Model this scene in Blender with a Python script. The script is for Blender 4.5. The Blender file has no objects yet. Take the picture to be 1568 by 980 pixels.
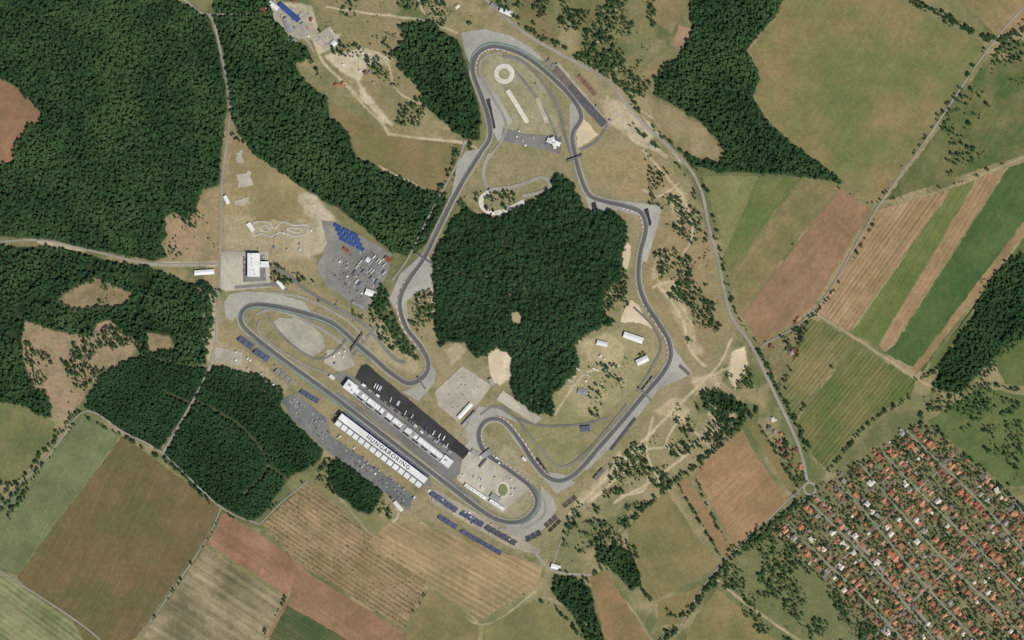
import bpy, math, random
import numpy as np
from mathutils import Vector
random.seed(7); RS=np.random.RandomState(11)
S=1.75
def P(x,y): return ((x-784)*S,(490-y)*S)
def lin(c,ds=.06):
    g=.3*c[0]+.59*c[1]+.11*c[2]; o=[]
    for v in c:
        v=(v+(g-v)*ds)/255.0
        o.append(v/12.92 if v<=0.04045 else ((v+0.055)/1.055)**2.4)
    return tuple(o)
scene=bpy.context.scene
col=scene.collection
# ------------------------------------------------------------ materials
def new_mat(name):
    m=bpy.data.materials.new(name); m.use_nodes=True
    nt=m.node_tree; b=nt.nodes['Principled BSDF']
    b.inputs['Roughness'].default_value=0.9
    b.inputs['Specular IOR Level'].default_value=0.15
    return m,nt,b
def N(nt,t,**k):
    n=nt.nodes.new(t)
    for a,v in k.items(): setattr(n,a,v)
    return n
def mapr(nt,src,a,b,c,d):
    n=N(nt,'ShaderNodeMapRange'); nt.links.new(src,n.inputs[0])
    for i,v in enumerate((a,b,c,d)): n.inputs[i+1].default_value=v
    return n.outputs[0]
def noise(nt,vec,scale,detail=4,rough=0.6):
    n=N(nt,'ShaderNodeTexNoise'); n.inputs['Scale'].default_value=scale
    n.inputs['Detail'].default_value=detail; n.inputs['Roughness'].default_value=rough
    nt.links.new(vec,n.inputs['Vector']); return n.outputs['Fac']
def mix(nt,f,a,b,mode='MIX'):
    n=N(nt,'ShaderNodeMix',data_type='RGBA',blend_type=mode)
    if hasattr(f,'is_linked'): nt.links.new(f,n.inputs[0])
    else: n.inputs[0].default_value=f
    for s,i in ((a,6),(b,7)):
        if isinstance(s,tuple): n.inputs[i].default_value=(s[0],s[1],s[2],1)
        else: nt.links.new(s,n.inputs[i])
    return n.outputs[2]
def mul(nt,colr,fac):
    c=N(nt,'ShaderNodeVectorMath',operation='SCALE')
    nt.links.new(colr,c.inputs[0]); nt.links.new(fac,c.inputs['Scale']); return c.outputs[0]
_mc={}
def surf(name,c1,c2=None,ang=None,row=0,rows=0.0,band=0.0,big=0.008,fine=0.22,rough=0.9,spec=0.15,mid=0,tint=None):
    key=(name,c1,c2,ang,row,rows,band)
    if key in _mc: return _mc[key]
    m,nt,b=new_mat(name); b.inputs['Roughness'].default_value=rough; b.inputs['Specular IOR Level'].default_value=spec
    if c2 is None: c2=tuple(v*0.86 for v in c1)
    g=N(nt,'ShaderNodeNewGeometry'); pos=g.outputs['Position']
    ad=N(nt,'ShaderNodeVectorMath',operation='ADD'); nt.links.new(pos,ad.inputs[0])
    ad.inputs[1].default_value=(random.uniform(-900,900),random.uniform(-900,900),0); p=ad.outputs[0]
    nl=noise(nt,p,big,6,0.66); f=mapr(nt,nl,0.4,0.6,0,1)
    cc=mix(nt,f,lin(c1),lin(c2))
    if tint is not None:
        n3=noise(nt,p,big*3.1,5,.7); cc=mix(nt,mapr(nt,n3,.54,.7,0,.6),cc,lin(tint))
    nf=noise(nt,p,0.09,5,0.75); cc=mul(nt,cc,mapr(nt,nf,0.3,0.7,1-fine,1+fine))
    if mid>0:
        n4=noise(nt,p,.022,4,.65); cc=mul(nt,cc,mapr(nt,n4,.32,.68,1-mid,1+mid))
    if ang is not None:
        r=N(nt,'ShaderNodeVectorRotate',rotation_type='Z_AXIS'); nt.links.new(pos,r.inputs['Vector'])
        r.inputs['Angle'].default_value=-ang
        if band>0:
            sc=N(nt,'ShaderNodeVectorMath',operation='MULTIPLY'); nt.links.new(r.outputs[0],sc.inputs[0]); sc.inputs[1].default_value=(0.003,0.11,0)
            nb=noise(nt,sc.outputs[0],1.0,4,0.7); cc=mul(nt,cc,mapr(nt,nb,0.3,0.7,1-band,1+band))
        if rows>0:
            sp=N(nt,'ShaderNodeSeparateXYZ'); nt.links.new(r.outputs[0],sp.inputs[0])
            m1=N(nt,'ShaderNodeMath',operation='MULTIPLY'); nt.links.new(sp.outputs[1],m1.inputs[0]); m1.inputs[1].default_value=2*math.pi/row
            m2=N(nt,'ShaderNodeMath',operation='SINE'); nt.links.new(m1.outputs[0],m2.inputs[0])
            brk=noise(nt,p,0.02,4,0.7); br=mapr(nt,brk,0.35,0.6,0.2,1)
            m3=N(nt,'ShaderNodeMath',operation='MULTIPLY'); nt.links.new(m2.outputs[0],m3.inputs[0]); nt.links.new(br,m3.inputs[1])
            cc=mul(nt,cc,mapr(nt,m3.outputs[0],-1,1,1-rows,1+rows))
    nt.links.new(cc,b.inputs['Base Color'])
    _mc[key]=m; return m
def leafmat(name,c1,c2,c3):
    m,nt,b=new_mat(name)
    oi=N(nt,'ShaderNodeObjectInfo'); g=N(nt,'ShaderNodeNewGeometry')
    cc=mix(nt,oi.outputs['Random'],lin(c1),lin(c2))
    n=noise(nt,g.outputs['Position'],0.008,4,0.6)
    cc=mix(nt,mapr(nt,n,0.42,0.64,0,0.9),cc,lin(c3))
    n2=noise(nt,g.outputs['Position'],0.5,1,0.7)
    cc=mul(nt,cc,mapr(nt,n2,0.3,0.7,0.7,1.3))
    nt.links.new(cc,b.inputs['Base Color']); b.inputs['Roughness'].default_value=0.8
    return m
def rampmat(name,cols,dirt=0.2):
    m,nt,b=new_mat(name)
    oi=N(nt,'ShaderNodeObjectInfo'); r=N(nt,'ShaderNodeValToRGB'); r.color_ramp.interpolation='CONSTANT'
    el=r.color_ramp.elements
    for i,c in enumerate(cols):
        e=el[i] if i<2 else el.new(i/len(cols))
        e.position=i/len(cols); e.color=(*lin(c),1)
    nt.links.new(oi.outputs['Random'],r.inputs[0])
    g=N(nt,'ShaderNodeNewGeometry'); n=noise(nt,g.outputs['Position'],0.5,3,0.7)
    cc=mul(nt,r.outputs[0],mapr(nt,n,0.3,0.7,1-dirt,1+dirt)); nt.links.new(cc,b.inputs['Base Color'])
    return m
# ------------------------------------------------------------ mesh helpers
class MB:
    def __init__(s): s.v=[];s.f=[];s.m=[]
    def box(s,fr,cx,cy,z0,sx,sy,sz,mi=0,top=1.0):
        ox,oy,a=fr; ca,sa=math.cos(a),math.sin(a); b=len(s.v)
        for z,k in ((z0,1.0),(z0+sz,top)):
            for dx,dy in ((-.5,-.5),(.5,-.5),(.5,.5),(-.5,.5)):
                x=cx+dx*sx*k; y=cy+dy*sy*k
                s.v.append((ox+x*ca-y*sa,oy+x*sa+y*ca,z))
        for q in ((0,3,2,1),(4,5,6,7),(0,1,5,4),(1,2,6,5),(2,3,7,6),(3,0,4,7)):
            s.f.append(tuple(b+i for i in q)); s.m.append(mi)
    def roof(s,fr,cx,cy,z0,sx,sy,h,mi=0,hip=0.0):
        ox,oy,a=fr; ca,sa=math.cos(a),math.sin(a); b=len(s.v)
        pts=[(-.5*sx,-.5*sy,0),(.5*sx,-.5*sy,0),(.5*sx,.5*sy,0),(-.5*sx,.5*sy,0),(-.5*sx+hip,0,h),(.5*sx-hip,0,h)]
        for x,y,z in pts:
            x+=cx;y+=cy; s.v.append((ox+x*ca-y*sa,oy+x*sa+y*ca,z0+z))
        for q in ((0,3,2,1),(0,1,5,4),(2,3,4,5),(1,2,5),(3,0,4)):
            s.f.append(tuple(b+i for i in q)); s.m.append(mi)
    def mesh(s,name,mats):
        me=bpy.data.meshes.new(name); me.from_pydata(s.v,[],s.f)
        for m in mats: me.materials.append(m)
        me.polygons.foreach_set('material_index',s.m); me.update(); return me
    def obj(s,name,mats,link=True):
        o=bpy.data.objects.new(name,s.mesh(name,mats))
        if link: col.objects.link(o)
        return o
def frame(a,b):
    ax,ay=P(*a); bx,by=P(*b)
    return (ax,ay,math.atan2(by-ay,bx-ax)), math.hypot(bx-ax,by-ay)
def smooth(pts,closed=False,n=8):
    out=[]; L=len(pts)
    rng=range(L) if closed else range(L-1)
    for i in rng:
        g=lambda k:(pts[k%L] if closed else pts[max(0,min(L-1,k))])
        p0,p1,p2,p3=g(i-1),g(i),g(i+1),g(i+2)
        for j in range(n):
            t=j/n
            out.append(tuple(0.5*((2*p1[d])+(-p0[d]+p2[d])*t+(2*p0[d]-5*p1[d]+4*p2[d]-p3[d])*t*t+(-p0[d]+3*p1[d]-3*p2[d]+p3[d])*t**3) for d in (0,1)))
    if not closed: out.append(pts[-1])
    return out
def offset(w,closed,off):
    L=len(w); o=[]
    for i in range(L):
        a=w[(i-1)%L] if (closed or i>0) else w[i]; b=w[(i+1)%L] if (closed or i<L-1) else w[i]
        dx,dy=b[0]-a[0],b[1]-a[1]; d=math.hypot(dx,dy) or 1
        o.append((w[i][0]-dy/d*off,w[i][1]+dx/d*off))
    return o
def ribbon(name,pts,width,z,mat,closed=False,sm=True,off=0,dash=None):
    w=[P(*p) for p in (smooth(pts,closed) if sm else pts)]
    l=offset(w,closed,off+width/2); r=offset(w,closed,off-width/2)
    n=len(w); v=[(x,y,z) for x,y in l]+[(x,y,z) for x,y in r]; f=[];mi=[]
    for i in range(n if closed else n-1):
        j=(i+1)%n
        f.append((i,n+i,n+j,j)); mi.append((i%2) if dash else 0)
    me=bpy.data.meshes.new(name); me.from_pydata(v,[],f); me.materials.append(mat)
    if dash: me.materials.append(dash)
    me.polygons.foreach_set('material_index',mi); me.update()
    o=bpy.data.objects.new(name,me); col.objects.link(o); return o
_z={'f':0.10}
def sheet(name,pts,mat,z=None,jit=1.5,step=9,sm=False):
    if z is None: z=_z['f']; _z['f']+=0.012
    if sm: pts=smooth(pts,True,5)
    w=[P(*p) for p in pts]; out=[]
    for i in range(len(w)):
        a=w[i]; b=w[(i+1)%len(w)]; d=math.hypot(b[0]-a[0],b[1]-a[1]); k=max(1,int(d/step))
        for j in range(k):
            t=j/k; out.append((a[0]+(b[0]-a[0])*t+random.gauss(0,jit),a[1]+(b[1]-a[1])*t+random.gauss(0,jit),z))
    ar=sum(out[i][0]*out[(i+1)%len(out)][1]-out[(i+1)%len(out)][0]*out[i][1] for i in range(len(out)))
    if ar<0: out.reverse()
    me=bpy.data.meshes.new(name); me.from_pydata(out,[],[tuple(range(len(out)))]); me.materials.append(mat); me.update()
    o=bpy.data.objects.new(name,me); col.objects.link(o); return o
def A(a,b):
    return frame(a,b)[0][2]
# ------------------------------------------------------------ raster ground
G=2.5
gx=np.arange(-1500,1500.1,G); gy=np.arange(-960,960.1,G)
GX,GY=np.meshgrid(gx,gy)
def vnoise(X,Y,sc,seed):
    x=X/sc+500.37; y=Y/sc+500.71; xi=np.floor(x).astype(np.int64); yi=np.floor(y).astype(np.int64)
    fx=x-xi; fy=y-yi; fx=fx*fx*(3-2*fx); fy=fy*fy*(3-2*fy)
    T=np.random.RandomState(seed).rand(256,256)
    g=lambda a,b:T[a%256,b%256]
    return (g(xi,yi)*(1-fx)+g(xi+1,yi)*fx)*(1-fy)+(g(xi,yi+1)*(1-fx)+g(xi+1,yi+1)*fx)*fy
def fbm(X,Y,sc,seed,o=5,r=0.55):
    a=1;s=0;t=0
    for i in range(o): s=s+a*vnoise(X,Y,sc/2**i,seed+i); t+=a; a*=r
    return s/t
WX=(fbm(GX,GY,40,3)-.5); WY=(fbm(GX,GY,40,33)-.5)
NB=fbm(GX,GY,180,51,6,0.6); NM=fbm(GX,GY,30,71,5,0.7)
def inpoly(X,Y,w):
    r=np.zeros(X.shape,bool); n=len(w)
    for i in range(n):
        x1,y1=w[i]; x2,y2=w[(i+1)%n]
        if y1==y2: continue
        c=((y1>Y)!=(y2>Y))&(X<(x2-x1)*(Y-y1)/(y2-y1)+x1); r^=c
    return r
def window(w,pad):
    xs=[p[0] for p in w]; ys=[p[1] for p in w]
    i0=max(0,int((min(xs)-pad-gx[0])/G)); i1=min(len(gx),int((max(xs)+pad-gx[0])/G)+2)
    j0=max(0,int((min(ys)-pad-gy[0])/G)); j1=min(len(gy),int((max(ys)+pad-gy[0])/G)+2)
    return slice(j0,max(j0,j1)),slice(i0,max(i0,i1))
def blur(m,k):
    for _ in range(k):
        p=np.pad(m,1,mode='edge')
        m=(p[:-2,1:-1]+p[2:,1:-1]+p[1:-1,:-2]+p[1:-1,2:]+2*m)/6
    return m
base1=np.array(lin((120,116,78))); base2=np.array(lin((148,134,98))); base3=np.array(lin((84,96,56)))
def sstep(a,b,x):
    t=np.clip((x-a)/(b-a),0,1); return t*t*(3-2*t)
C=base1+(base2-base1)*sstep(.45,.62,NB)[...,None]
C=C+(base3-C)*(sstep(.52,.64,fbm(GX,GY,110,91,6,.62))*.7)[...,None]
def paint(pts,c,st=1.0,warp=20,soft=3,mott=0.5):
    w=[P(*p) for p in pts]; sl=window(w,60); X=GX[sl]+WX[sl]*warp; Y=GY[sl]+WY[sl]*warp
    if X.size==0: return
    m=blur(inpoly(X,Y,w).astype(float),soft)*st
    m=m*(1-mott*sstep(.45,.65,NM[sl]))
    C[sl]=C[sl]+(np.array(lin(c))-C[sl])*m[...,None]
def linemask(pts,width,warp=0,sm=True):
    w=[P(*p) for p in (smooth(pts,False,5) if sm else pts)]; M=np.full(GX.shape,1e9)
    for i in range(len(w)-1):
        a=w[i];b=w[i+1]; sl=window([a,b],width+25)
        X=GX[sl]+WX[sl]*warp; Y=GY[sl]+WY[sl]*warp
        if X.size==0: continue
        dx,dy=b[0]-a[0],b[1]-a[1]; L=dx*dx+dy*dy+1e-9
        t=np.clip(((X-a[0])*dx+(Y-a[1])*dy)/L,0,1); d=np.hypot(X-a[0]-t*dx,Y-a[1]-t*dy)
        M[sl]=np.minimum(M[sl],d)
    return M
def path(pts,width,c,st=0.9,warp=6,soft=2.5):
    M=linemask(pts,width,warp); m=(1-sstep(width/2-soft/2,width/2+soft,M))*st
    m=m*(1-.35*sstep(.4,.65,NM)); C[:]=C+(np.array(lin(c))-C)*m[...,None]
EX=np.zeros(GX.shape,bool)
def excl_line(pts,width,closed=False):
    if closed: pts=pts+[pts[0]]
    global EX; EX|=linemask(pts,width)<width/2
def excl_poly(pts):
    global EX; EX|=inpoly(GX,GY,[P(*p) for p in pts])
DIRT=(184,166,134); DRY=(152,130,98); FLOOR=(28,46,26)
# ------------------------------------------------------------ forests
B1=dict(
 west=[(-60,-40),(262,-40),(262,0),(318,22),(338,90),(348,150),(344,190),(338,235),(336,283),(308,290),(300,325),(280,332),(265,325),(252,335),(256,360),(246,372),(255,392),(235,400),(140,380),(60,364),(-60,362),(-60,256),(0,254),(20,245),(28,212),(60,185),(62,170),(30,135),(0,120),(-60,110)],
 belt=[(326,-40),(412,-40),(425,30),(455,62),(478,85),(452,98),(465,125),(500,150),(505,180),(530,200),(545,240),(590,262),(640,288),(680,302),(692,308),(668,345),(648,380),(625,392),(600,385),(560,352),(520,318),(480,300),(430,262),(395,240),(365,205),(354,180),(347,100),(330,30)],
 northmid=[(612,40),(650,33),(700,62),(710,90),(728,140),(736,180),(733,215),(712,212),(690,195),(655,165),(640,130),(610,105),(598,80),(622,60)],
 centre=[(845,275),(865,266),(882,290),(896,322),(935,324),(958,338),(963,370),(955,388),(950,430),(925,445),(920,475),(940,492),(900,512),(880,528),(888,560),(850,603),(845,635),(820,632),(785,610),(785,560),(781,540),(762,530),(745,545),(728,545),(712,525),(690,525),(676,530),(668,500),(670,465),(664,430),(666,385),(688,345),(710,320),(735,332),(765,334),(800,318),(830,300)],
 southw=[(-60,376),(60,378),(140,392),(225,410),(262,424),(300,435),(328,440),(326,490),(318,520),(316,556),(290,560),(215,542),(217,530),(170,490),(148,495),(140,515),(80,505),(38,490),(33,520),(40,560),(48,590),(75,610),(80,640),(60,635),(30,618),(-60,612)],
 plantw=[(132,622),(140,600),(155,575),(215,544),(290,562),(316,562),(312,590),(245,688),(200,668)],
 plante=[(325,560),(380,570),(410,580),(436,600),(430,625),(460,660),(495,688),(490,705),(440,735),(400,790),(380,798),(340,776),(300,748),(252,700),(256,688),(300,610)],
 pine=[(505,705),(520,700),(590,752),(566,788),(545,780),(503,745)],
 ne=[(1055,-40),(1210,-40),(1196,10),(1178,35),(1143,75),(1163,120),(1152,150),(1188,203),(1240,243),(1292,279),(1240,272),(1170,264),(1100,262),(1058,252),(1045,236),(1100,250),(1112,235),(1085,195),(1030,158),(1003,148),(1000,120),(1018,100),(1040,85),(1058,50)],
 e=[(1640,350),(1568,385),(1520,425),(1485,490),(1440,560),(1425,600),(1470,600),(1510,560),(1540,530),(1640,480)],
 sa=[(912,832),(945,838),(980,850),(985,890),(968,905),(940,872),(915,860)],
 sb=[(850,882),(880,885),(905,900),(912,940),(930,985),(900,985),(875,940),(845,905)],
 sc=[(1072,596),(1100,598),(1145,622),(1140,640),(1110,650),(1080,625)],
 t3=[(572,432),(595,452),(612,500),(640,540),(642,556),(620,540),(590,500),(570,470)],
)
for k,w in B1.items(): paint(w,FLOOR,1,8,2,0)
# ------------------------------------------------------------ painted ground zones
paint([(360,210),(500,320),(520,350),(480,380),(440,410),(330,420),(305,400),(258,395),(255,330),(300,325),(305,290),(335,290),(345,200)],DRY,.9,25,3,.5)
paint([(360,240),(400,230),(440,270),(470,300),(500,330),(480,370),(400,380),(345,370),(345,320),(350,260)],(152,138,98),.8,30,6,.5)
paint([(440,285),(480,300),(520,340),(505,380),(470,400),(440,380),(480,340)],(184,173,148),.85,25,4,.4)
paint([(345,330),(480,335),(500,380),(440,400),(345,400)],(164,152,122),.7,25,4,.4)
paint([(300,440),(330,440),(335,560),(318,560)],DIRT,.8,10,3)
paint([(262,330),(300,330),(298,390),(262,395)],(160,132,106),.8,20,3)
paint([(85,455),(150,425),(205,450),(190,470),(110,475)],(150,130,98),.9,30,3,.3)
paint([(225,508),(260,512),(270,535),(230,540)],(150,130,98),.9,20,3,.3)
paint([(35,490),(80,505),(140,515),(150,495),(170,492),(217,530),(200,548),(155,572),(132,595),(120,625),(92,642),(75,612),(48,590),(35,550)],(156,132,104),.9,16,2,.4)
paint([(460,95),(500,80),(540,120),(600,190),(640,195),(655,165),(640,120),(600,80),(610,40),(600,-20),(480,-20),(500,60)],(136,124,88),.8,30,4,.5)
for w in ([(495,85),(545,75),(570,90),(550,125),(520,110)],[(545,70),(600,90),(590,100),(560,95)],[(480,60),(520,50),(515,75),(490,82)],[(545,120),(570,150),(600,185),(585,188),(555,150)],[(415,0),(480,10),(490,60),(440,60)]):
    paint(w,(194,181,152),.9,16,2,.3)
paint([(340,440),(470,440),(560,480),(600,440),(660,380),(700,330),(730,330),(700,300),(750,220),(720,100),(700,45),(830,45),(930,120),(1010,200),(1060,280),(1100,420),(1130,510),(1110,560),(1060,620),(900,800),(850,860),(760,840),(600,770),(430,620),(330,560)],(144,132,98),.8,30,8,.45)
paint([(740,85),(790,85),(830,120),(850,170),(860,210),(790,215),(770,190),(745,130)],(154,146,116),.8,10,4,.4)
paint([(565,490),(600,500),(640,545),(640,575),(610,565),(560,540)],(162,150,118),.8,10,3)
paint([(700,640),(790,690),(830,760),(790,800),(740,770),(690,720)],(156,146,118),.8,10,3,.4)
paint([(330,520),(380,540),(440,590),(430,620),(380,580),(325,560)],(164,150,120),.8,14,3,.4)
paint([(900,230),(1000,230),(1040,270),(1030,310),(960,300),(905,280)],(150,130,92),.85,25,5,.4)
paint([(920,150),(960,160),(1000,210),(985,225),(930,190)],(188,172,142),.8,18,3,.35)
paint([(990,330),(1050,320),(1090,380),(1110,500),(1100,540),(1060,555),(1010,480),(985,430)],(146,126,90),.8,25,6,.45)
for w in ([(1000,385),(1030,380),(1020,420),(1000,430)],[(1005,430),(1040,430),(1060,500),(1080,540),(1060,545),(1030,480)],[(1010,290),(1050,290),(1060,340),(1040,350)]): paint(w,(180,162,126),.7,22,3,.5)
paint([(885,525),(940,505),(1000,520),(1010,545),(975,590),(920,640),(850,640),(850,605),(888,565)],(150,142,102),.95,10,4,.3)
paint([(885,525),(930,510),(960,530),(950,560),(900,560)],(176,160,122),.85,20,4,.35)
paint([(870,590),(920,570),(930,610),(890,635)],(164,152,114),.7,20,4,.4)
paint([(1120,540),(1140,530),(1145,560),(1125,598),(1115,575)],(220,205,168),1,6,2,.15)
paint([(748,540),(765,532),(783,545),(782,580),(765,590),(750,575)],(205,192,164),1,6,1,.2)
paint([(780,476),(798,480),(800,496),(785,495)],(172,154,124),.9,4,1,.2)
paint([(682,535),(700,525),(715,535),(705,550),(690,560)],(174,158,130),.9,8,2,.2)
paint([(850,600),(900,650),(880,700),(860,730),(820,700),(790,650)],(134,130,88),.8,10,4,.3)
paint([(880,760),(960,690),(1020,620),(1110,640),(1090,700),(1000,740),(920,800),(870,800)],(140,132,94),.8,30,5,.6)
for w in ([(1000,630),(1040,610),(1060,625),(1040,650)],[(880,770),(930,720),(950,690),(960,700),(930,740),(900,775)],[(1080,610),(1130,640),(1060,690),(1090,640)],[(1060,575),(1110,565),(1100,600),(1065,605)]):
    paint(w,(188,168,134),.8,30,3,.4)
paint([(850,860),(870,790),(930,800),(910,840)],(112,114,76),.8,10,4)
paint([(1130,840),(1180,805),(1300,930),(1380,985),(1180,985),(1100,895)],(102,108,68),.9,20,5,.5)
paint([(1170,540),(1230,480),(1255,500),(1215,560),(1195,600),(1180,570)],(114,106,72),.9,20,4,.5)
paint([(1190,600),(1240,700),(1265,725),(1245,745),(1225,700),(1180,640),(1160,640)],(96,106,64),.9,10,4,.5)
VIL=[(1225,768),(1262,742),(1408,645),(1430,656),(1500,720),(1600,800),(1640,1040),(1380,1040),(1290,920),(1240,870),(1180,815)]
paint(VIL,(112,110,76),.95,8,3,.6)
paint([(430,730),(500,720),(560,790),(600,800),(560,830),(480,800)],(128,124,84),.7,20,4)
paint([(540,690),(600,740),(640,790),(600,795),(590,755)],(142,130,100),.8,10,3)
T_=(192,176,144)
paths=[([(595,205),(650,212),(712,218)],5,T_),([(530,130),(560,165),(595,205),(580,250),(640,285)],4,T_),([(712,218),(735,235),(720,270)],4,T_),
 ([(480,60),(495,95),(530,130),(600,190)],6,T_),([(560,75),(590,90),(610,140),(660,165)],4,T_),([(640,0),(655,20),(700,-20)],4,T_),([(500,10),(560,20),(640,30),(700,50)],4,T_),
 ([(60,370),(130,384)],7,T_),([(230,404),(335,404)],12,(180,168,145)),([(1250,480),(1300,512),(1350,545),(1405,580),(1440,600)],5,(170,150,118)),
 ([(1335,330),(1455,287),(1568,240)],6,(160,144,110)),([(1405,580),(1470,520),(1568,420)],3,(150,132,100)),
 ([(1100,890),(1150,930),(1230,985)],5,(180,162,126)),([(900,880),(960,925),(1000,985)],4,(165,147,110)),
 ([(780,985),(820,920),(860,925),(900,960),(930,985)],4,(160,147,110)),([(640,890),(735,957),(820,905)],4,(175,160,124)),
 ([(735,957),(705,925)],3,(175,160,124)),([(985,230),(1020,270),(1050,310),(1060,360),(1040,400)],5,T_),([(1040,280),(1010,300),(985,290)],4,T_),
 ([(950,170),(970,215),(1010,230)],7,(190,178,150)),([(930,150),(960,190),(1020,240)],10,(176,164,138)),([(1010,440),(1040,480),(1060,540),(1080,560)],6,T_),([(1000,440),(1030,430),(1040,460),(1060,500)],4,T_),
 ([(1060,585),(1100,570),(1130,560)],5,T_),([(870,790),(940,720),(1000,660),(1060,600)],6,T_),([(900,770),(960,720),(980,690),(1060,680),(1100,650)],5,T_),([(940,770),(1000,735),(1060,690)],4,T_),
 ([(960,700),(990,720),(985,750),(950,760)],4,T_),([(1000,640),(990,690),(1010,740)],4,T_),([(1040,640),(1020,680),(1050,700)],4,T_),
 ([(850,635),(880,590),(900,570),(950,560)],4,T_),([(905,75),(935,40),(945,0)],4,T_),([(980,170),(1060,215),(1100,240)],4,T_),([(985,180),(1045,250)],5,T_),
 ([(605,770),(610,790),(590,810)],4,T_),([(640,420),(660,440),(665,480)],8,T_),
 ([(1120,520),(1100,560),(1060,600)],5,T_),([(1115,660),(1050,715),(960,800),(905,870)],4,(150,140,105)),([(1040,640),(1100,700),(1110,760)],3,T_),
 ([(645,800),(700,830),(790,870),(825,870)],4,(180,168,136)),([(430,790),(520,850),(640,930)],4,(160,146,116)),([(500,735),(560,810),(640,890)],4,(166,152,120)),
 ([(300,612),(372,655),(410,712),(372,757)],5,(84,86,56)),([(410,712),(440,733)],5,(84,86,56)),([(255,602),(300,620)],4,(84,86,56))]
for p,w,c_ in paths: path(p,w,c_)
# ------------------------------------------------------------ fields
def field(pts,c1,c2=None,ang=None,row=0,rows=0,band=.08,name='farm_field',jit=1.2,big=.008,fine=.17,tint=None):
    if tint is None: tint=tuple((a*.5+b*.5) for a,b in zip(c1,(130,118,80)))
    return sheet(name,pts,surf(name+'_soil',c1,c2,ang,row,rows,band,big=big,fine=fine,mid=.1,tint=tint),jit=jit)
field([(-60,110),(0,120),(30,135),(62,170),(60,185),(28,212),(20,245),(0,254),(-60,256)],(144,108,82),(122,98,70),A((0,255),(60,150)))
a1=A((130,640),(20,870))
field([(-60,612),(0,617),(30,620),(86,647),(82,668),(30,735),(0,738),(-60,735)],(114,112,72),(94,102,62),a1)
field([(-60,830),(0,775),(130,634),(186,666),(28,878),(0,868),(-60,830)],(98,106,72),(112,118,80),a1,9,.05,.1)
field([(187,667),(336,776),(312,828),(210,975),(140,1010),(26,884)],(96,92,58),(112,94,64),a1,10,.04,.12)
field([(-60,860),(0,876),(112,950),(150,1020),(-60,1020)],(136,134,96),(108,114,74),A((0,880),(110,960)),14,.12,.28)
field([(343,782),(466,865),(440,912),(318,832)],(150,112,88),(126,96,70),A((340,780),(450,855)),8,.05,.12,tint=(116,102,70))
field([(455,868),(640,980),(600,1040),(405,975),(442,915)],(144,110,84),(126,100,72),A((340,780),(450,855)),8,.05,.12)
field([(314,838),(438,918),(380,1030),(190,1030),(222,970)],(144,132,102),(106,100,72),A((315,838),(438,918)),26,.18,.24)
field([(440,926),(540,985),(540,1030),(385,1030)],(68,84,50),(90,92,58),A((315,838),(438,918)),10,.12,.15)
ao=A((430,765),(640,905))
field([(402,803),(470,738),(500,760),(540,800),(655,880),(648,905),(618,962),(450,858)],(148,126,94),(122,108,72),ao,11.5,.2,.16,name='orchard_field',fine=.22)
field([(596,800),(640,800),(760,842),(832,868),(822,898),(735,950),(648,890),(560,832)],(156,134,98),(132,118,82),A((600,810),(760,900)),15,.15,.24)
field([(655,900),(733,962),(728,1030),(610,1030),(625,965)],(130,118,80),(110,106,68))
field([(740,962),(820,918),(860,940),(888,1030),(735,1030)],(126,120,76),(108,106,68))
ae=A((1250,475),(1340,320))
field([(1215,-40),(1350,-40),(1372,2),(1506,66),(1498,88),(1420,208),(1345,308),(1335,308),(1292,276),(1240,240),(1192,202),(1156,150),(1167,120),(1147,76),(1188,28)],(104,110,64),(136,118,80),ae,0,0,.07,big=.004,tint=(128,122,76))
field([(1514,88),(1640,110),(1640,205),(1568,236),(1355,308),(1430,208)],(76,94,50),(110,108,68),ae,0,0,.1,tint=(122,108,74))
field([(1430,-40),(1640,-40),(1640,40),(1575,40),(1530,60),(1520,50)],(148,124,88),(116,112,70),A((1430,0),(1530,50)))
field([(1540,60),(1640,70),(1640,100),(1520,78)],(114,112,72),(94,102,62))
field([(1342,322),(1456,290),(1300,508),(1248,475)],(160,132,100),(138,114,80),A((1300,508),(1456,290)),11,.2,.2)
field([(1458,290),(1494,276),(1344,530),(1304,510)],(88,104,52),(106,112,62),A((1344,530),(1494,276)),9,.08,.14)
field([(1498,274),(1542,256),(1366,528),(1352,536),(1346,530)],(156,126,94),(138,114,80),A((1344,530),(1494,276)),12,.1,.14)
field([(1545,256),(1640,225),(1640,240),(1412,570),(1354,540),(1370,528)],(64,90,46),(80,100,54),A((1344,530),(1494,276)),8,.05,.1)
field([(1640,244),(1640,262),(1404,574),(1396,566)],(152,124,88),(132,110,76),A((1344,530),(1494,276)))
field([(1640,266),(1640,345),(1520,425),(1440,560),(1414,574)],(84,100,52),(100,104,60),A((1344,530),(1494,276)),10,.06,.14)
field([(1238,486),(1298,516),(1306,524),(1215,645),(1198,602),(1216,545)],(126,116,76),(100,104,60),A((1215,620),(1300,516)),11,.2,.22)
field([(1310,526),(1402,582),(1396,602),(1328,642),(1264,716),(1244,698),(1218,650)],(86,100,52),(114,108,66),A((1215,620),(1300,516)),11,.2,.2)
field([(1074,268),(1162,270),(1110,385),(1098,340)],(126,124,78),(110,112,68),ae)
field([(1164,270),(1222,274),(1118,418),(1106,395)],(90,106,56),(112,112,68),A((1118,418),(1222,274)))
field([(1225,274),(1284,286),(1134,478),(1120,422)],(134,118,80),(112,108,68),A((1118,418),(1222,274)))
field([(1287,288),(1335,320),(1244,470),(1165,528),(1136,482)],(144,114,86),(130,104,74),A((1118,418),(1222,274)))
field([(1136,656),(1160,702),(1208,764),(1186,788),(1126,836),(1066,732),(1068,714)],(154,122,88),(138,112,78),A((1066,720),(1130,660)),9,.05,.12)
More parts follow.
